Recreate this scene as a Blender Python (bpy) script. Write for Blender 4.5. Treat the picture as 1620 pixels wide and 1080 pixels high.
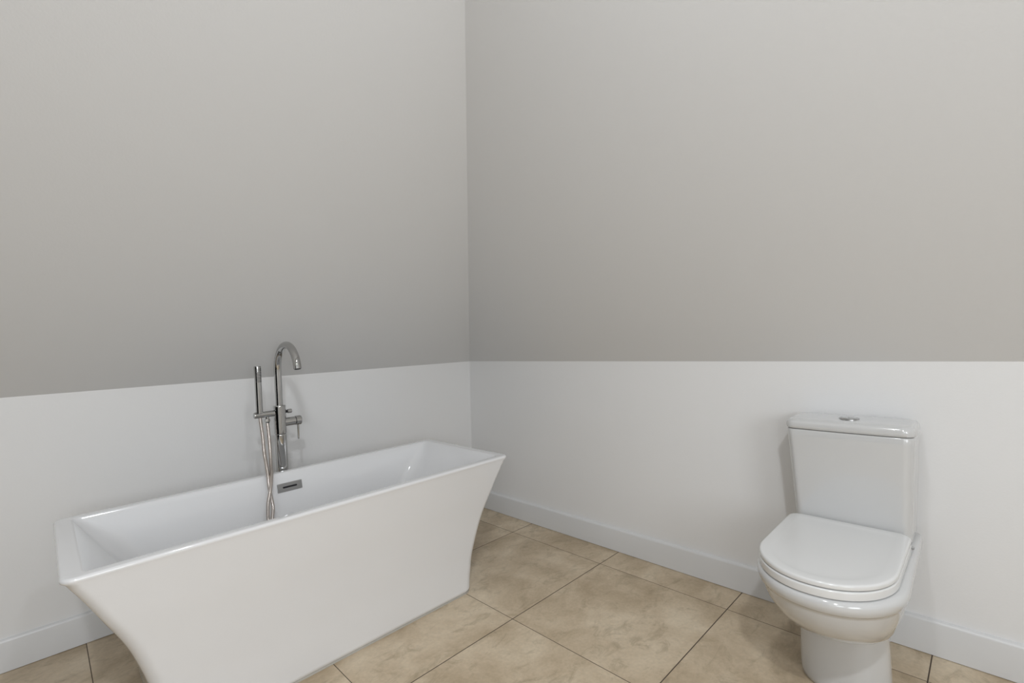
import bpy, bmesh, math, random
from mathutils import Vector, Matrix
for o in list(bpy.data.objects): bpy.data.objects.remove(o, do_unlink=True)
S = bpy.context.scene
col = S.collection
PI = math.pi

# ------------------------------------------------------------------ camera
# world: X runs along the bath (left wall), Y along the toilet wall, Z up
H = 1.11
Aax = Vector((0.70836859, -0.03639839, 0.70490361))
Bax = Vector((-0.70432006, 0.0291119, 0.70928538))
Uax = Vector((-0.04633792, -0.99891324, -0.00501416))
def cam_to_world(v): return Vector((Aax.dot(v), Bax.dot(v), Uax.dot(v)))
cr, cu, cb = cam_to_world(Vector((1,0,0))), cam_to_world(Vector((0,-1,0))), cam_to_world(Vector((0,0,-1)))
M = Matrix(((cr.x,cu.x,cb.x,0),(cr.y,cu.y,cb.y,0),(cr.z,cu.z,cb.z,H),(0,0,0,1)))
cd = bpy.data.cameras.new('camera'); cam = bpy.data.objects.new('camera', cd); col.objects.link(cam)
cam.matrix_world = M
cd.lens = 16.784; cd.sensor_width = 36; cd.clip_start = 0.05
S.camera = cam

# ------------------------------------------------------------------ light and exposure
S.view_settings.view_transform = 'Standard'
S.view_settings.look = 'None'
S.view_settings.gamma = 1
S.view_settings.use_curve_mapping = False
S.view_settings.exposure = 0.03
W = bpy.data.worlds.new('world'); S.world = W; W.use_nodes = True
W.node_tree.nodes['Background'].inputs[0].default_value = (0.9, 0.95, 1, 1)
W.node_tree.nodes['Background'].inputs[1].default_value = 0.3
def area(name, loc, target, size, power, colour=(1,1,1), shape='DISK', size_y=None):
    d = bpy.data.lights.new(name, 'AREA'); d.shape = shape; d.size = size
    if size_y: d.size_y = size_y
    d.energy = power; d.color = colour
    o = bpy.data.objects.new(name, d); col.objects.link(o)
    o.location = loc
    o.rotation_euler = (Vector(target) - Vector(loc)).to_track_quat('-Z', 'Y').to_euler()
    return o
area('ceiling_downlight', (-0.3, -0.5, 2.57), (-0.3, -0.5, 0), 0.13, 26, (0.925, 0.96, 1.0))
area('second_downlight', (0.50, 0.30, 2.57), (0.50, 0.30, 0), 0.13, 7.5, (0.925, 0.96, 1.0))
area('added_back_fill', (-0.4, -1.93, 1.40), (-0.3, 0, 1.30), 1.2, 24, (0.90, 0.95, 1.0), 'RECTANGLE', 1.1)  # added fill light near the unseen back wall, brightens left wall and slope
area('added_side_fill', (-1.84, -1.2, 1.8), (0, 0.1, 1.7), 1.2, 20, (0.90, 0.95, 1.0), 'RECTANGLE', 1.1)  # second added fill from the side, lifts the right wall and slope

# ------------------------------------------------------------------ materials
def mat(name, colour, rough=0.5, metal=0.0, spec=0.5, coat=0.0, coat_rough=0.05):
    m = bpy.data.materials.new(name); m.use_nodes = True
    b = m.node_tree.nodes['Principled BSDF']
    b.inputs['Base Color'].default_value = (*colour, 1); b.inputs['Roughness'].default_value = rough
    b.inputs['Metallic'].default_value = metal; b.inputs['Specular IOR Level'].default_value = spec
    b.inputs['Coat Weight'].default_value = coat; b.inputs['Coat Roughness'].default_value = coat_rough
    return m
def node(m, t, **kw):
    n = m.node_tree.nodes.new(t)
    for k, v in kw.items(): setattr(n, k, v)
    return n
def link(m, a, b): m.node_tree.links.new(a, b)
def noise_tone(m, colour, amount, scale, bump=0.0, bump_scale=200):
    """slow uneven tone of the finish plus fine texture"""
    b = m.node_tree.nodes['Principled BSDF']
    tc = node(m, 'ShaderNodeTexCoord'); n = node(m, 'ShaderNodeTexNoise')
    n.inputs['Scale'].default_value = scale; n.inputs['Detail'].default_value = 3
    link(m, tc.outputs['Object'], n.inputs['Vector'])
    mx = node(m, 'ShaderNodeMix', data_type='RGBA')
    mx.inputs[6].default_value = (*[c*(1-amount) for c in colour], 1)
    mx.inputs[7].default_value = (*[min(1, c*(1+amount)) for c in colour], 1)
    link(m, n.outputs['Fac'], mx.inputs[0]); link(m, mx.outputs[2], b.inputs['Base Color'])
    if bump:
        n2 = node(m, 'ShaderNodeTexNoise'); n2.inputs['Scale'].default_value = bump_scale; n2.inputs['Detail'].default_value = 4
        link(m, tc.outputs['Object'], n2.inputs['Vector'])
        bp = node(m, 'ShaderNodeBump'); bp.inputs['Strength'].default_value = bump; bp.inputs['Distance'].default_value = 0.002
        link(m, n2.outputs['Fac'], bp.inputs['Height']); link(m, bp.outputs['Normal'], b.inputs['Normal'])
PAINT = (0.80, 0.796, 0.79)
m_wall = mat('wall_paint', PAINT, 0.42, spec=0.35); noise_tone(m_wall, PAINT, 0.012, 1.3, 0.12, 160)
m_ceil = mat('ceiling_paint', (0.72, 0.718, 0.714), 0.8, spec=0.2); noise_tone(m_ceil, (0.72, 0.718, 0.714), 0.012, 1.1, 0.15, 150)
m_trim = mat('trim_gloss', (0.70, 0.70, 0.698), 0.28, spec=0.5); noise_tone(m_trim, (0.70, 0.70, 0.698), 0.008, 3)
m_acrylic = mat('white_acrylic', (0.79, 0.79, 0.795), 0.12, coat=0.6); noise_tone(m_acrylic, (0.79, 0.79, 0.795), 0.004, 2)
m_ceramic = mat('white_ceramic', (0.60, 0.60, 0.595), 0.10, coat=0.7); noise_tone(m_ceramic, (0.60, 0.60, 0.595), 0.004, 3)
m_seat = mat('seat_plastic', (0.73, 0.73, 0.72), 0.16, coat=0.3); noise_tone(m_seat, (0.73, 0.73, 0.722), 0.004, 3)
m_chrome = mat('chrome', (0.50, 0.50, 0.497), 0.025, metal=1); noise_tone(m_chrome, (0.50, 0.50, 0.497), 0.01, 20)
m_satin = mat('satin_chrome', (0.46, 0.46, 0.46), 0.28, metal=1); noise_tone(m_satin, (0.46, 0.46, 0.46), 0.02, 30)
m_dark = mat('dark_gap', (0.008, 0.007, 0.010), 0.6); noise_tone(m_dark, (0.008, 0.007, 0.010), 0.1, 20)
m_rubber = mat('grey_rubber', (0.03, 0.03, 0.03), 0.5); noise_tone(m_rubber, (0.03, 0.03, 0.03), 0.1, 60)
m_dark_panel = mat('reflected_dark_panel', (0.006, 0.006, 0.006), 0.9, spec=0.05); noise_tone(m_dark_panel, (0.006, 0.006, 0.006), 0.2, 4)  # near-black for the added panel mirrored in the chrome
m_bead = mat('sealant', (0.42, 0.39, 0.34), 0.5); noise_tone(m_bead, (0.42, 0.39, 0.34), 0.1, 30)

# braided steel hose
m_hose = mat('braided_steel', (0.60, 0.55, 0.515), 0.20, metal=1)
tc = node(m_hose, 'ShaderNodeTexCoord'); wv = node(m_hose, 'ShaderNodeTexWave', wave_type='BANDS', bands_direction='Z')
wv.inputs['Scale'].default_value = 130
link(m_hose, tc.outputs['Object'], wv.inputs['Vector'])
bp = node(m_hose, 'ShaderNodeBump'); bp.inputs['Strength'].default_value = 0.35; bp.inputs['Distance'].default_value = 0.0008
link(m_hose, wv.outputs['Fac'], bp.inputs['Height']); link(m_hose, bp.outputs['Normal'], m_hose.node_tree.nodes['Principled BSDF'].inputs['Normal'])

# beige stone-look porcelain tiles, 0.602 m grid, thin dark joints
m_tile = mat('beige_stone_tile', (0.4, 0.33, 0.24), 0.38, spec=0.4)
def tiles(m):
    b = m.node_tree.nodes['Principled BSDF']
    tc = node(m, 'ShaderNodeTexCoord'); sp = node(m, 'ShaderNodeSeparateXYZ'); link(m, tc.outputs['Object'], sp.inputs[0])
    def math_(op, a, bb=None, c=None):
        n = node(m, 'ShaderNodeMath', operation=op)
        for i, v in enumerate((a, bb, c)):
            if v is None: continue
            if isinstance(v, (int, float)): n.inputs[i].default_value = v
            else: link(m, v, n.inputs[i])
        return n.outputs[0]
    T = 0.6022
    def axis(out, off, w):
        u = math_('DIVIDE', math_('SUBTRACT', out, off), T)
        cell = math_('FLOOR', u); fr = math_('SUBTRACT', u, cell)
        d = math_('MINIMUM', fr, math_('SUBTRACT', 1.0, fr))
        mr = node(m, 'ShaderNodeMapRange'); mr.inputs[1].default_value = (w*0.5-0.0004)/T; mr.inputs[2].default_value = (w*0.5+0.0004)/T
        mr.inputs[3].default_value = 1; mr.inputs[4].default_value = 0
        link(m, d, mr.inputs[0])
        return cell, mr.outputs[0]
    cx, gx = axis(sp.outputs[0], 0.0938, 0.0026)
    cy, gy = axis(sp.outputs[1], 0.1715, 0.0036)
    grout = math_('MAXIMUM', gx, gy)
    cb_ = node(m, 'ShaderNodeCombineXYZ'); link(m, cx, cb_.inputs[0]); link(m, cy, cb_.inputs[1])
    wn = node(m, 'ShaderNodeTexWhiteNoise', noise_dimensions='3D'); link(m, cb_.outputs[0], wn.inputs['Vector'])
    sc = node(m, 'ShaderNodeVectorMath', operation='SCALE'); link(m, wn.outputs['Color'], sc.inputs[0]); sc.inputs['Scale'].default_value = 30
    ad = node(m, 'ShaderNodeVectorMath', operation='ADD'); link(m, tc.outputs['Object'], ad.inputs[0]); link(m, sc.outputs[0], ad.inputs[1])
    # broad clouds
    n1 = node(m, 'ShaderNodeTexNoise'); n1.inputs['Scale'].default_value = 4.5; n1.inputs['Detail'].default_value = 9
    n1.inputs['Roughness'].default_value = 0.60; n1.inputs['Distortion'].default_value = 0.35
    link(m, ad.outputs[0], n1.inputs['Vector'])
    r1 = node(m, 'ShaderNodeValToRGB'); e = r1.color_ramp.elements
    e[0].position = 0.34; e[0].color = (0.435, 0.338, 0.222, 1)
    e[1].position = 0.66; e[1].color = (0.66, 0.555, 0.41, 1)
    k = e.new(0.5); k.color = (0.56, 0.452, 0.318, 1)
    link(m, n1.outputs['Fac'], r1.inputs[0])
    # ridged darker streaks
    n2 = node(m, 'ShaderNodeTexNoise'); n2.inputs['Scale'].default_value = 9; n2.inputs['Detail'].default_value = 10
    n2.inputs['Roughness'].default_value = 0.7; n2.inputs['Distortion'].default_value = 0.9
    st = node(m, 'ShaderNodeMapping'); st.inputs['Scale'].default_value = (1, 1.7, 1); st.inputs['Rotation'].default_value = (0, 0, 0.5)
    link(m, ad.outputs[0], st.inputs['Vector']); link(m, st.outputs[0], n2.inputs['Vector'])
    r2 = node(m, 'ShaderNodeValToRGB'); e = r2.color_ramp.elements
    e[0].position = 0.52; e[0].color = (0, 0, 0, 1); e[1].position = 0.68; e[1].color = (1, 1, 1, 1)
    link(m, n2.outputs['Fac'], r2.inputs[0])
    mx = node(m, 'ShaderNodeMix', data_type='RGBA'); mx.inputs[7].default_value = (0.31, 0.245, 0.155, 1)
    link(m, math_('MULTIPLY', r2.outputs['Color'], 0.6), mx.inputs[0]); link(m, r1.outputs['Color'], mx.inputs[6])
    mg = node(m, 'ShaderNodeMix', data_type='RGBA'); mg.inputs[7].default_value = (0.085, 0.062, 0.045, 1)
    link(m, grout, mg.inputs[0]); link(m, mx.outputs[2], mg.inputs[6]); link(m, mg.outputs[2], b.inputs['Base Color'])
    rg = node(m, 'ShaderNodeMapRange'); rg.inputs[3].default_value = 0.34; rg.inputs[4].default_value = 0.9
    link(m, grout, rg.inputs[0]); link(m, rg.outputs[0], b.inputs['Roughness'])
    # fine speckle of the stone print
    n3 = node(m, 'ShaderNodeTexNoise'); n3.inputs['Scale'].default_value = 90; n3.inputs['Detail'].default_value = 6
    link(m, ad.outputs[0], n3.inputs['Vector'])
    hs_ = node(m, 'ShaderNodeHueSaturation'); mr3 = node(m, 'ShaderNodeMapRange')
    mr3.inputs[1].default_value = 0.3; mr3.inputs[2].default_value = 0.7; mr3.inputs[3].default_value = 0.94; mr3.inputs[4].default_value = 1.06
    link(m, n3.outputs['Fac'], mr3.inputs[0]); link(m, mr3.outputs[0], hs_.inputs['Value'])
    link(m, mg.outputs[2], hs_.inputs['Color']); link(m, hs_.outputs['Color'], b.inputs['Base Color'])
    hgt = math_('SUBTRACT', math_('MULTIPLY', n2.outputs['Fac'], 0.35), grout)
    bp = node(m, 'ShaderNodeBump'); bp.inputs['Strength'].default_value = 0.35; bp.inputs['Distance'].default_value = 0.0015
    link(m, hgt, bp.inputs['Height']); link(m, bp.outputs['Normal'], b.inputs['Normal'])
tiles(m_tile)

# ------------------------------------------------------------------ helpers
def obj(name, bm, m, parent=None, smooth=True, angle=40):
    bmesh.ops.recalc_face_normals(bm, faces=bm.faces)
    me = bpy.data.meshes.new(name)
    if parent is not None:
        bmesh.ops.translate(bm, verts=bm.verts, vec=-Vector(root_of(parent)))
    bm.to_mesh(me); bm.free()
    me.materials.append(m)
    o = bpy.data.objects.new(name, me); col.objects.link(o)
    if parent is not None: o.parent = parent
    if smooth:
        for p in me.polygons: p.use_smooth = True
        me.set_sharp_from_angle(angle=math.radians(angle))
    return o
def root_of(o):
    v = Vector((0, 0, 0))
    while o is not None: v += o.location; o = o.parent
    return v
def thing(name, loc, label, cat):
    o = bpy.data.objects.new(name, None); col.objects.link(o); o.location = loc
    o.empty_display_size = 0.1; o['label'] = label; o['category'] = cat
    return o
def structure(name, bm, m, smooth=False):
    o = obj(name, bm, m, None, smooth); o['kind'] = 'structure'; return o
def loft(bm, rings, cap0=True, cap1=True, closed=True):
    vs = [[bm.verts.new(p) for p in r] for r in rings]
    n = len(vs[0])
    for a, b in zip(vs, vs[1:]):
        for i in range(n if closed else n-1):
            j = (i+1) % n
            bm.faces.new((a[i], a[j], b[j], b[i]))
    if cap0: bm.faces.new(list(reversed(vs[0])))
    if cap1: bm.faces.new(vs[-1])
    return vs
def rrect(x0, x1, y0, y1, r, z, n=8):
    pts = []
    for cx, cy, a0 in ((x1-r, y1-r, 0), (x0+r, y1-r, PI/2), (x0+r, y0+r, PI), (x1-r, y0+r, 1.5*PI)):
        for i in range(n+1):
            a = a0 + PI/2*i/n
            pts.append(Vector((cx+r*math.cos(a), cy+r*math.sin(a), z)))
    return pts
def frame(d):
    d = d.normalized(); u = Vector((0, 0, 1)) if abs(d.z) < 0.9 else Vector((1, 0, 0))
    a = d.cross(u).normalized(); return a, d.cross(a).normalized()
def turned(bm, p0, axis, profile, seg=40, cap=True):
    """profile: (distance along the axis, radius)"""
    p0 = Vector(p0); d = Vector(axis).normalized(); a, b = frame(d)
    prof = [profile[0]]          # support rings keep long straight barrels straight in shading
    for (t0, r0), (t1, r1) in zip(profile, profile[1:]):
        if abs(t1-t0) > .006:
            for f in (.0008/abs(t1-t0), 1-.0008/abs(t1-t0)): prof.append((t0+(t1-t0)*f, r0+(r1-r0)*f))
        prof.append((t1, r1))
    profile = prof
    rings = [[p0 + d*t + (a*math.cos(2*PI*i/seg) + b*math.sin(2*PI*i/seg))*max(r, 1e-4) for i in range(seg)] for t, r in profile]
    loft(bm, rings, cap, cap)
def sweep(bm, pts, r, seg=20, cap=True):
    pts = [Vector(p) for p in pts]; a = None; rings = []
    for i, p in enumerate(pts):
        d = (pts[min(i+1, len(pts)-1)] - pts[max(i-1, 0)]).normalized()
        if a is None: a, b = frame(d)
        a = (a - d*a.dot(d)).normalized(); b = d.cross(a)
        rr = r(i/(len(pts)-1)) if callable(r) else r
        rings.append([p + (a*math.cos(2*PI*k/seg) + b*math.sin(2*PI*k/seg))*rr for k in range(seg)])
    loft(bm, rings, cap, cap)
def spline(ctrl, n=12):
    c = [Vector(p) for p in ctrl]; c = [2*c[0]-c[1]] + c + [2*c[-1]-c[-2]]; out = []
    for i in range(1, len(c)-2):
        for k in range(n):
            t = k/n; p0, p1, p2, p3 = c[i-1:i+3]
            out.append(0.5*((2*p1) + (p2-p0)*t + (2*p0-5*p1+4*p2-p3)*t*t + (3*p1-p0-3*p2+p3)*t**3))
    out.append(c[-2]); return out
def slab(quad, off):
    bm = bmesh.new(); q = [Vector(p) for p in quad]; off = Vector(off)
    loft(bm, [q, [p+off for p in q]]); return bm

# ------------------------------------------------------------------ room shell
XW, YW = 2.076, 2.541           # wall faces at floor level
XK, YK, ZK = 2.088, 2.521, 0.972 # where the walls meet the slopes
XN, YN = -1.9, -2.0             # the far ends of the room behind the camera
ZC = 2.6
s = ZC - ZK
XT, YT = XK - 0.80*s, YK - 1.016*s
ZKL = ZK + 0.022                 # knee line of the left wall rises a little to the left
structure('floor', slab([(XN-.1, YN-.1, 0), (XW+.1, YN-.1, 0), (XW+.1, YW+.1, 0), (XN-.1, YW+.1, 0)], (0, 0, -0.1)), m_tile)
structure('wall_left', slab([(XN, YW, 0), (XW, YW, 0), (XK, YK, ZK), (XN, YK, ZKL)], (0, 0.1, 0)), m_wall)
structure('wall_right', slab([(XW, YW, 0), (XW, YN, 0), (XK, YN, ZK), (XK, YK, ZK)], (0.1, 0, 0)), m_wall)
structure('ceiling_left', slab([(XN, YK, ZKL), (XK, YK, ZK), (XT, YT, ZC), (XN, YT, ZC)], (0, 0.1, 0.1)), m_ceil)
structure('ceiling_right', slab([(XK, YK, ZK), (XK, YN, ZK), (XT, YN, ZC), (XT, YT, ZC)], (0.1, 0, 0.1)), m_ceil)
structure('ceiling', slab([(XN-.1, YN-.1, ZC), (XT, YN-.1, ZC), (XT, YT, ZC), (XN-.1, YT, ZC)], (0, 0, 0.1)), m_ceil)
structure('wall_near', slab([(XN, YN, 0), (XN, YW, 0), (XN, YW, ZC), (XN, YN, ZC)], (-0.1, 0, 0)), m_wall)
structure('wall_back', slab([(XN, YN, 0), (XW, YN, 0), (XW, YN, ZC), (XN, YN, ZC)], (0, -0.1, 0)), m_wall)
structure('added_dark_panel_1', slab([(XN+.005, -0.4, 0), (XN+.005, 2.45, 0), (XN+.005, 2.45, 0.95), (XN+.005, 1.45, 1.95), (XN+.005, -0.4, 1.95)], (-0.004, 0, 0)), m_dark_panel)  # out-of-view panel added to give the chrome its dark stripes
def skirting(along):
    prof = [(0.015, 0.0), (0, 0.002), (0, 0.107), (0.0015, 0.112), (0.006, 0.1165), (0.013, 0.118), (0.026, 0.118), (0.026, 0.0)]
    bm = bmesh.new()
    if along == 'x':
        rings = [[Vector((x, YW-0.015+d, z)) for d, z in prof] for x in (XN, XW-0.008)]
    else:
        rings = [[Vector((XW-0.015+d, y, z)) for d, z in prof] for y in (YN, YW-0.008)]
    loft(bm, rings); return bm
structure('baseboard_left', skirting('x'), m_trim, True)
structure('baseboard_right', skirting('y'), m_trim, True)

# ------------------------------------------------------------------ bathtub
tub = thing('bathtub', (0.775, 1.92, 0), 'white freestanding rectangular bathtub with flared ends standing on the beige tiles', 'bathtub')
G = [(0, .085), (.03, .09), (.07, .107), (.155, .158), (.235, .262), (.305, .37), (.36, .48), (.42, .625), (.475, .75), (.52, .862), (.555, .955), (.566, .99), (.570, 1.0)]
def gval(z):
    for (a, ga), (b, gb) in zip(G, G[1:]):
        if z <= b: return ga + (gb-ga)*(z-a)/(b-a)
    return 1
RX0, RX1, RY0, RY1 = .016, 1.534, 1.599, 2.240
def outer(z, inset=0.0):
    # smooth the table a little
    g = sum(gval(max(0, min(.57, z+d))) for d in (-.02, -.01, 0, .01, .02))/5 if z < .55 else gval(z)
    ex = .214*(1-g); ey = .068*(1-g)
    r = .045 - .015*g
    return rrect(RX0+ex+inset, RX1-ex-inset, RY0+ey+inset, RY1-ey-inset, r, z, 8)
bm = bmesh.new()
rings = [outer(0.0, .014), outer(0.004, .006), outer(0.010, .002), outer(0.016, 0.0)]
rings += [outer(.02 + .535*i/36) for i in range(37)]
rings += [rrect(RX0+i, RX1-i, RY0+i, RY1-i, .030-i*.5, z, 8) for i, z in ((.0012, .562), (0, .566), (.0004, .5695), (.0022, .5727), (.005, .5745), (.010, .575))]
IX0, IX1, IY0, IY1 = .062, 1.488, 1.634, 2.203
rings += [rrect(IX0+i, IX1-i, IY0+i, IY1-i, .020+i, z, 8) for i, z in ((-.006, .575), (-.002, .574), (.001, .571))]
for i in range(1, 25):
    t = i/24; d = .435*t
    rr = .022 + .06*min(1, d/.10)
    z = .571 - d
    sx = .70*d if t < .9 else .70*.435*.9 + (t-.9)*.435*1.6
    sy = .16*d if t < .85 else .16*.435*.85 + (t-.85)*.435*.9
    rings.append(rrect(IX0+.002+sx, IX1-.002-sx*1.12, IY0+.002+sy, IY1-.002-sy, rr, z, 8))
x0, x1 = rings[-1][9].x, rings[-1][0].x
rings.append(rrect(IX0+.36, IX1-.40, IY0+.12, IY1-.12, .08, .128, 8))
rings.append(rrect(IX0+.40, IX1-.44, IY0+.15, IY1-.15, .06, .126, 8))
loft(bm, rings)
obj('tub_shell', bm, m_acrylic, tub, angle=50)
# overflow plate on the rear inside wall
def inner_y(z): return IY1-.002-.16*(.571-z)
bm = bmesh.new()
nrm = Vector((0, -1, -.16)).normalized(); upv = Vector((0, -.16*1, 1)); upv = Vector((0, .16, 1)).normalized()
c = Vector((.7625, inner_y(.5115), .5115))
def plate(w, h, r, d0, d1, cc):
    base = rrect(-w/2, w/2, -h/2, h/2, r, 0, 5)
    return [[cc + Vector((p.x, 0, 0)) + upv*p.y + nrm*d for p in base] for d in (d0, d1)]
r_ = plate(.104, .036, .002, -.004, .0035, c); r2_ = plate(.102, .034, .002, 0, .0045, c)
loft(bm, [r_[0], r_[1], r2_[1]])
cover = obj('overflow_cover', bm, m_satin, tub, angle=30); cover['label'] = 'satin chrome overflow plate'
bm = bmesh.new(); r_ = plate(.060, .0075, .0036, .0044, .0052, c+upv*.001); loft(bm, r_)
obj('overflow_slot', bm, m_dark, cover, angle=30)
# sealant line at the foot
bm = bmesh.new()
def ringbead(i, z): 
    g = gval(0); ex = .214*(1-g); ey = .068*(1-g)
    return rrect(RX0+ex-i, RX1-ex+i, RY0+ey-i, RY1-ey+i, .045, z, 8)
loft(bm, [ringbead(-.014, .0003), ringbead(-.0015, .0003), ringbead(-.006, .0045), ringbead(-.014, .0045)])
obj('sealant_bead', bm, m_bead, tub)

# ------------------------------------------------------------------ bath filler
FX, FY = .7645, 2.277
fil = thing('bath_filler', (FX, FY, 0), 'tall chrome floor-standing bath tap with hand shower behind the white bathtub', 'bath tap')
bm = bmesh.new(); turned(bm, (FX, FY, 0), (0, 0, 1), [(0, .034), (.010, .034), (.013, .031), (.014, .026)]); obj('floor_flange', bm, m_chrome, fil)
bm = bmesh.new(); turned(bm, (FX, FY, .012), (0, 0, 1), [(0, .0255), (.716, .0255), (.719, .0245)]); obj('column', bm, m_chrome, fil)
bm = bmesh.new(); turned(bm, (FX, FY, .733), (0, 0, 1), [(0, .0245), (.0015, .0262), (.124, .0262), (.1275, .024), (.1285, .016)]); obj('mixer_body', bm, m_chrome, fil)
# swan neck spout towards the bath
rs = .118; zt = 1.012; pts = [Vector((FX, FY, .86 + (zt-.86)*i/8)) for i in range(9)]
for i in range(1, 41):
    a = math.radians(168)*i/40
    pts.append(Vector((FX, FY - rs + rs*math.cos(a), zt + rs*math.sin(a))))
d = (pts[-1]-pts[-2]).normalized(); pts += [pts[-1]+d*.01]
bm = bmesh.new(); sweep(bm, pts, .0158, 32); sp_ = obj('spout', bm, m_chrome, fil)
tip = pts[-1]; bm = bmesh.new(); turned(bm, tip-d*.002, d, [(0, .0125), (.0026, .0125)]); obj('aerator', bm, m_dark, sp_)
# bracket arm
bm = bmesh.new(); turned(bm, (FX-.02, FY, .828), (-1, 0, 0), [(0, .0135), (.083, .0135), (.0865, .012), (.088, .009)]); 
turned(bm, (FX-.053, FY, .826), (0, 0, -1), [(0, .008), (.022, .008)])
obj('handset_bracket', bm, m_chrome, fil)
bm = bmesh.new(); turned(bm, (FX-.053, FY, .806), (0, 0, -1), [(0, .0105), (.001, .0115), (.011, .0115), (.012, .0095), (.018, .008)], 6); obj('hose_nut', bm, m_chrome, fil)
HX = FX-.0835
bm = bmesh.new(); turned(bm, (HX, FY, .832), (0, 0, 1), [(0, .0125), (.004, .0140), (.208, .0140), (.2105, .0135), (.211, .0115), (.2095, .010)]); hs = obj('handset', bm, m_chrome, fil)
# spray field on the upper side of the handset
bm = bmesh.new()
for i in range(6):
    for k in range(9):
        a = math.radians(-125 + 17*i); z = .975 + .0068*k
        p = Vector((HX+.0138*math.cos(a), FY+.0138*math.sin(a), z)); n = Vector((math.cos(a), math.sin(a), 0))
        turned(bm, p, n, [(0, .0020), (.0012, .0016)], 8)
obj('spray_nozzles', bm, m_rubber, hs)
# hose: from the handset down over the rim, a loop in the bath, back up to the outlet
HA = [(HX, FY, .838), (.6830, 2.277, .80), (.6860, 2.268, .7350), (.6818, 2.245, .6692), (.6772, 2.210, .6207), (.6714, 2.175, .5790), (.6668, 2.155, .5425),
      (.6690, 2.140, .4955), (.6712, 2.130, .4575), (.6654, 2.125, .4216), (.656, 2.119, .385), (.648, 2.113, .362)]
HB = [(.6440, 2.107, .372), (.6440, 2.105, .4057), (.6439, 2.110, .4314), (.6475, 2.115, .4776), (.6560, 2.120, .5128), (.6660, 2.132, .5369),
      (.6858, 2.175, .5839), (.6959, 2.210, .6166), (.7068, 2.245, .6640), (.7120, 2.268, .7298), (.7115, 2.277, .79), (.7115, 2.277, .815)]
bm = bmesh.new(); sweep(bm, spline(HA + [(.6450, 2.110, .357)] + HB, 10), .0072, 16); obj('hose', bm, m_hose, fil)
# mixer lever unit on the right of the body, diverter above it
bm = bmesh.new(); turned(bm, (FX+.015, FY, .782), (1, 0, 0), [(0, .0195), (.049, .0195), (.050, .0185)]); hd = obj('handle_body', bm, m_chrome, fil)
bm = bmesh.new(); turned(bm, (FX+.060, FY, .782), (1, 0, 0), [(0, .0175), (.008, .0175)]); obj('handle_groove', bm, m_dark, hd)
bm = bmesh.new(); turned(bm, (FX+.0665, FY, .782), (1, 0, 0), [(0, .020), (.001, .0215), (.0215, .0215), (.0245, .0195), (.025, .016)]); hk = obj('handle_cap', bm, m_chrome, fil)
bm = bmesh.new(); turned(bm, (FX+.078, FY, .7625), (0, 0, -1), [(-.004, .0048), (.062, .0044), (.066, .0038), (.067, .002)], 20); obj('lever', bm, m_chrome, hk)
bm = bmesh.new(); turned(bm, (FX+.02, FY, .829), (1, 0, 0), [(0, .0062), (.016, .0062)], 24); dv = obj('diverter_stem', bm, m_dark, fil)
bm = bmesh.new(); turned(bm, (FX+.033, FY, .829), (1, 0, 0), [(0, .0085), (.001, .0098), (.017, .0098), (.018, .0085), (.019, .0085)], 28); obj('diverter_knob', bm, m_chrome, dv)

# ------------------------------------------------------------------ toilet
TY = .355
toi = thing('toilet', (1.80, TY, 0), 'white close-coupled ceramic toilet with closed lid standing against the right wall', 'toilet')
def dshape(xf, xs, w, xb, z, wb=None, rc=.03, nf=28, e=2.1, ty=0.0):
    """outline: rounded front nose at -X, straight sides to the back"""
    wb = w if wb is None else wb
    pts = []; TY = .355 + ty
    for i in range(nf+1):            # from +Y side round the nose to the -Y side
        a = PI*i/nf
        c, s_ = math.cos(a), math.sin(a)
        pts.append(Vector((xs - (xs-xf)*abs(s_)**(2/e), TY + w*math.copysign(abs(c)**(2/e), c), z)))
    ns = 8
    for i in range(1, ns+1):
        t = i/(ns+1); pts.append(Vector((xs + (xb-rc-xs)*t, TY - w - (wb-w)*t, z)))
    for i in range(7):
        a = PI/2*i/6; pts.append(Vector((xb-rc+rc*math.sin(a), TY-wb+rc-rc*math.cos(a), z)))
    for i in range(7):
        a = PI/2*i/6; pts.append(Vector((xb-rc+rc*math.cos(a), TY+wb-rc+rc*math.sin(a), z)))
    for i in range(ns, 0, -1):
        t = i/(ns+1); pts.append(Vector((xs + (xb-rc-xs)*t, TY + w + (wb-w)*t, z)))
    return pts
XB = 2.045
#        z     xf     xs    w     wback  back
PAN = [(0.000, 1.660, 1.75, .110, .086, 1.935), (.004, 1.654, 1.75, .116, .092, 1.94), (.030, 1.653, 1.75, .118, .096, 1.95), (.060, 1.655, 1.75, .1175, .096, 1.95), (.090, 1.657, 1.75, .117, .094, 1.95),
       (.130, 1.659, 1.75, .116, .092, 1.95), (.170, 1.660, 1.75, .115, .092, 1.95), (.2085, 1.658, 1.75, .114, .094, 1.955), (.2105, 1.642, 1.75, .117, .098, 1.956),
       (.2135, 1.618, 1.735, .1195, .104, 1.96), (.220, 1.582, 1.715, .124, .113, 1.965), (.231, 1.545, 1.69, .129, .123, 1.975), (.248, 1.507, 1.67, .139, .133, 1.99), (.270, 1.473, 1.65, .148, .141, 2.005),
       (.296, 1.444, 1.63, .156, .149, 2.02), (.324, 1.423, 1.62, .166, .157, 2.035), (.350, 1.410, 1.61, .1725, .164, 2.045), (.3715, 1.403, 1.60, .1755, .168, 2.045),
       (.3725, 1.3995, 1.60, .179, .170, 2.045), (.377, 1.395, 1.60, .182, .172, 2.045), (.388, 1.391, 1.595, .184, .173, 2.045), (.397, 1.390, 1.595, .184, .173, 2.045),
       (.404, 1.392, 1.595, .182, .172, 2.045), (.409, 1.397, 1.595, .177, .168, 2.045), (.411, 1.405, 1.585, .164, .160, 2.045)]
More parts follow.
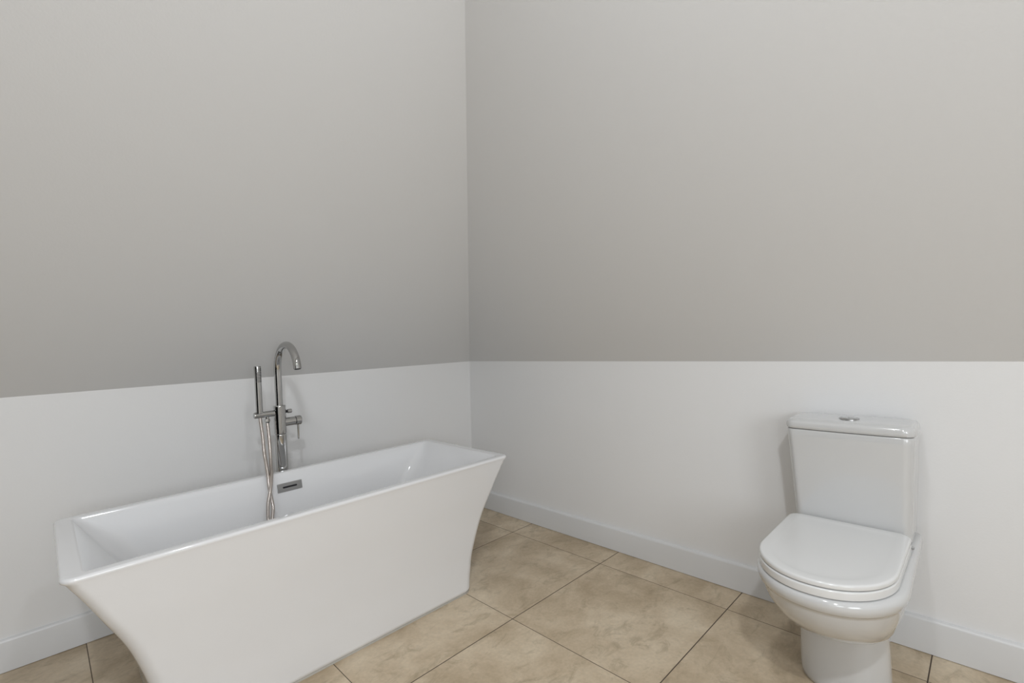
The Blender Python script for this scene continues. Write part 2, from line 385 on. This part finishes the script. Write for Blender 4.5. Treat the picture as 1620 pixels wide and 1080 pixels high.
def dense(tab, n=4):
    out = []
    for a, b in zip(tab, tab[1:]):
        k = n if b[0]-a[0] > .012 else 1
        for i in range(k): out.append(tuple(a[j]+(b[j]-a[j])*i/k for j in range(len(a))))
    out.append(tab[-1]); return out
bm = bmesh.new()
loft(bm, [dshape(xf, xs, w - (.003 if z > .21 else 0), xb, z, wb, ty=-.003 if z > .21 else 0) for z, xf, xs, w, wb, xb in dense(PAN, 2)])
pan = obj('pan', bm, m_ceramic, toi, angle=60)
bm = bmesh.new()
turned(bm, (1.712, TY-.1070, .048), (-.38, -1, .03), [(-.01, .011), (.001, .011), (.0035, .009), (.0042, .005)], 24); obj('fixing_cap', bm, m_seat, pan)
# seat ring and lid
def hoop(name, xf, w, xb, z0, z1, m, rd, dome=0.0, rc=.035, e=2.05):
    bm = bmesh.new(); xs = 1.585; rg = []
    for i in range(5):
        a = PI/2*i/4; k = rd*.5*(1-math.sin(a)); rg.append(dshape(xf+k, xs, w-k, xb-k, z0+rd*.5*(1-math.cos(a)), None, rc, 28, e, .002))
    for i in range(7):
        a = PI/2*i/6; k = rd*(1-math.cos(a)); rg.append(dshape(xf+k, xs, w-k, xb-k, z1-rd+rd*math.sin(a), None, rc, 28, e, .002))
    if dome:
        for f in (.006, .014, .022, .027, .032, .05, .10, .14):
            k = rd+f; rg.append(dshape(xf+k, xs, w-k, xb-k, z1+dome*{.006:.5,.014:.7,.022:.6,.027:0,.032:-.6}.get(f, -.7), None, max(.005, rc-f*.3), 28, e, .002))
    loft(bm, rg); return obj(name, bm, m, toi, angle=50)
hoop('seat', 1.396, .167, 1.875, .4130, .4350, m_seat, .004)
lid = hoop('lid', 1.399, .1665, 1.884, .4372, .4515, m_seat, .006, .0007, .034)
for sy in (-1, 1):
    bm = bmesh.new(); turned(bm, (1.868, TY+sy*.085-.02, .424), (0, 1, 0), [(0, .010), (.001, .011), (.039, .011), (.040, .010)], 24); obj('hinge', bm, m_satin, toi)
bm = bmesh.new(); turned(bm, (1.858, TY-.165, .421), (0, -1, 0), [(-.01, .0042), (.0035, .0042), (.0045, .003)], 16); obj('seat_buffer', bm, m_satin, toi)
# cistern
def cis(z, xf, w, r=.028, bow=.004, xb=2.072):
    pts = rrect(xf, xb, TY-w, TY+w, r, z, 10)
    pts2 = []
    for p in pts:
        x = p.x
        if x < xf+r+1e-4: x -= 0
        pts2.append(Vector((x, p.y, z)))
    # split the front edge and bow it outwards
    front = []
    i0 = 2*11-1   # last point of the second corner (x0, y1 side)
    y1, y0 = pts2[i0].y, pts2[i0+1].y
    for k in range(1, 16):
        t = k/16; front.append(Vector((xf - bow*math.sin(PI*t), y1+(y0-y1)*t, z)))
    return pts2[:i0+1] + front + pts2[i0+1:]
bm = bmesh.new(); rg = []
C0, C1 = .4125, .7475
for i in range(5):
    a = PI/2*i/4; k = .006*(1-math.sin(a)); rg.append(cis(C0+.006*(1-math.cos(a)), 1.897+k, .160-k, .026))
for i in range(1, 17):
    t = i/16; rg.append(cis(C0+.006+(C1-C0-.010)*t, 1.897-.011*t, .160+.0175*t, .026+.004*t))
rg.append(cis(C1-.001, 1.8875, .176, .029)); rg.append(cis(C1, 1.890, .173, .027))
loft(bm, rg); cist = obj('cistern', bm, m_ceramic, toi, angle=50)
bm = bmesh.new(); rg = []
L0, L1 = .7495, .783
rg.append(cis(L0, 1.8865, .176, .030)); rg.append(cis(L0+.0015, 1.8835, .179, .032)); rg.append(cis(L0+.012, 1.8825, .180, .033))
for i in range(9):
    a = PI/2*i/8; k = .016*(1-math.cos(a)); rg.append(cis(L1-.018+.016*math.sin(a), 1.8830+k, .1795-k, .033, .004, 2.072-k*.3))
for k, dz in ((.022, .0006), (.035, .0012), (.055, .0018), (.075, .0020)):
    rg.append(cis(L1-.002+dz, 1.883+k, .1795-k, .033, .004, 2.067-k*.3))
loft(bm, rg); cl = obj('cistern_lid', bm, m_ceramic, toi, angle=60)
bm = bmesh.new(); turned(bm, (1.965, TY, .7825), (0, 0, 1), [(-.004, .029), (.0025, .029), (.0040, .0275), (.0042, .0235), (.0030, .0230)], 48); fb = obj('flush_button', bm, m_satin, cl, angle=30); fb['label'] = 'round chrome dual flush button'
for sgn, nm in ((1, 'half_flush_plate'), (-1, 'full_flush_plate')):
    bm = bmesh.new(); z = .7856
    o_ = [Vector((1.965 + .0215*math.cos(a), TY + sgn*(.0012+.0205*math.sin(a)), z)) for a in [PI*i/24 for i in range(25)]]
    top = [Vector((1.965 + .0190*math.cos(a), TY + sgn*(.0025+.0180*math.sin(a)), z+.0022)) for a in [PI*i/24 for i in range(25)]]
    loft(bm, [o_, top]); obj(nm, bm, m_chrome, fb, angle=30)
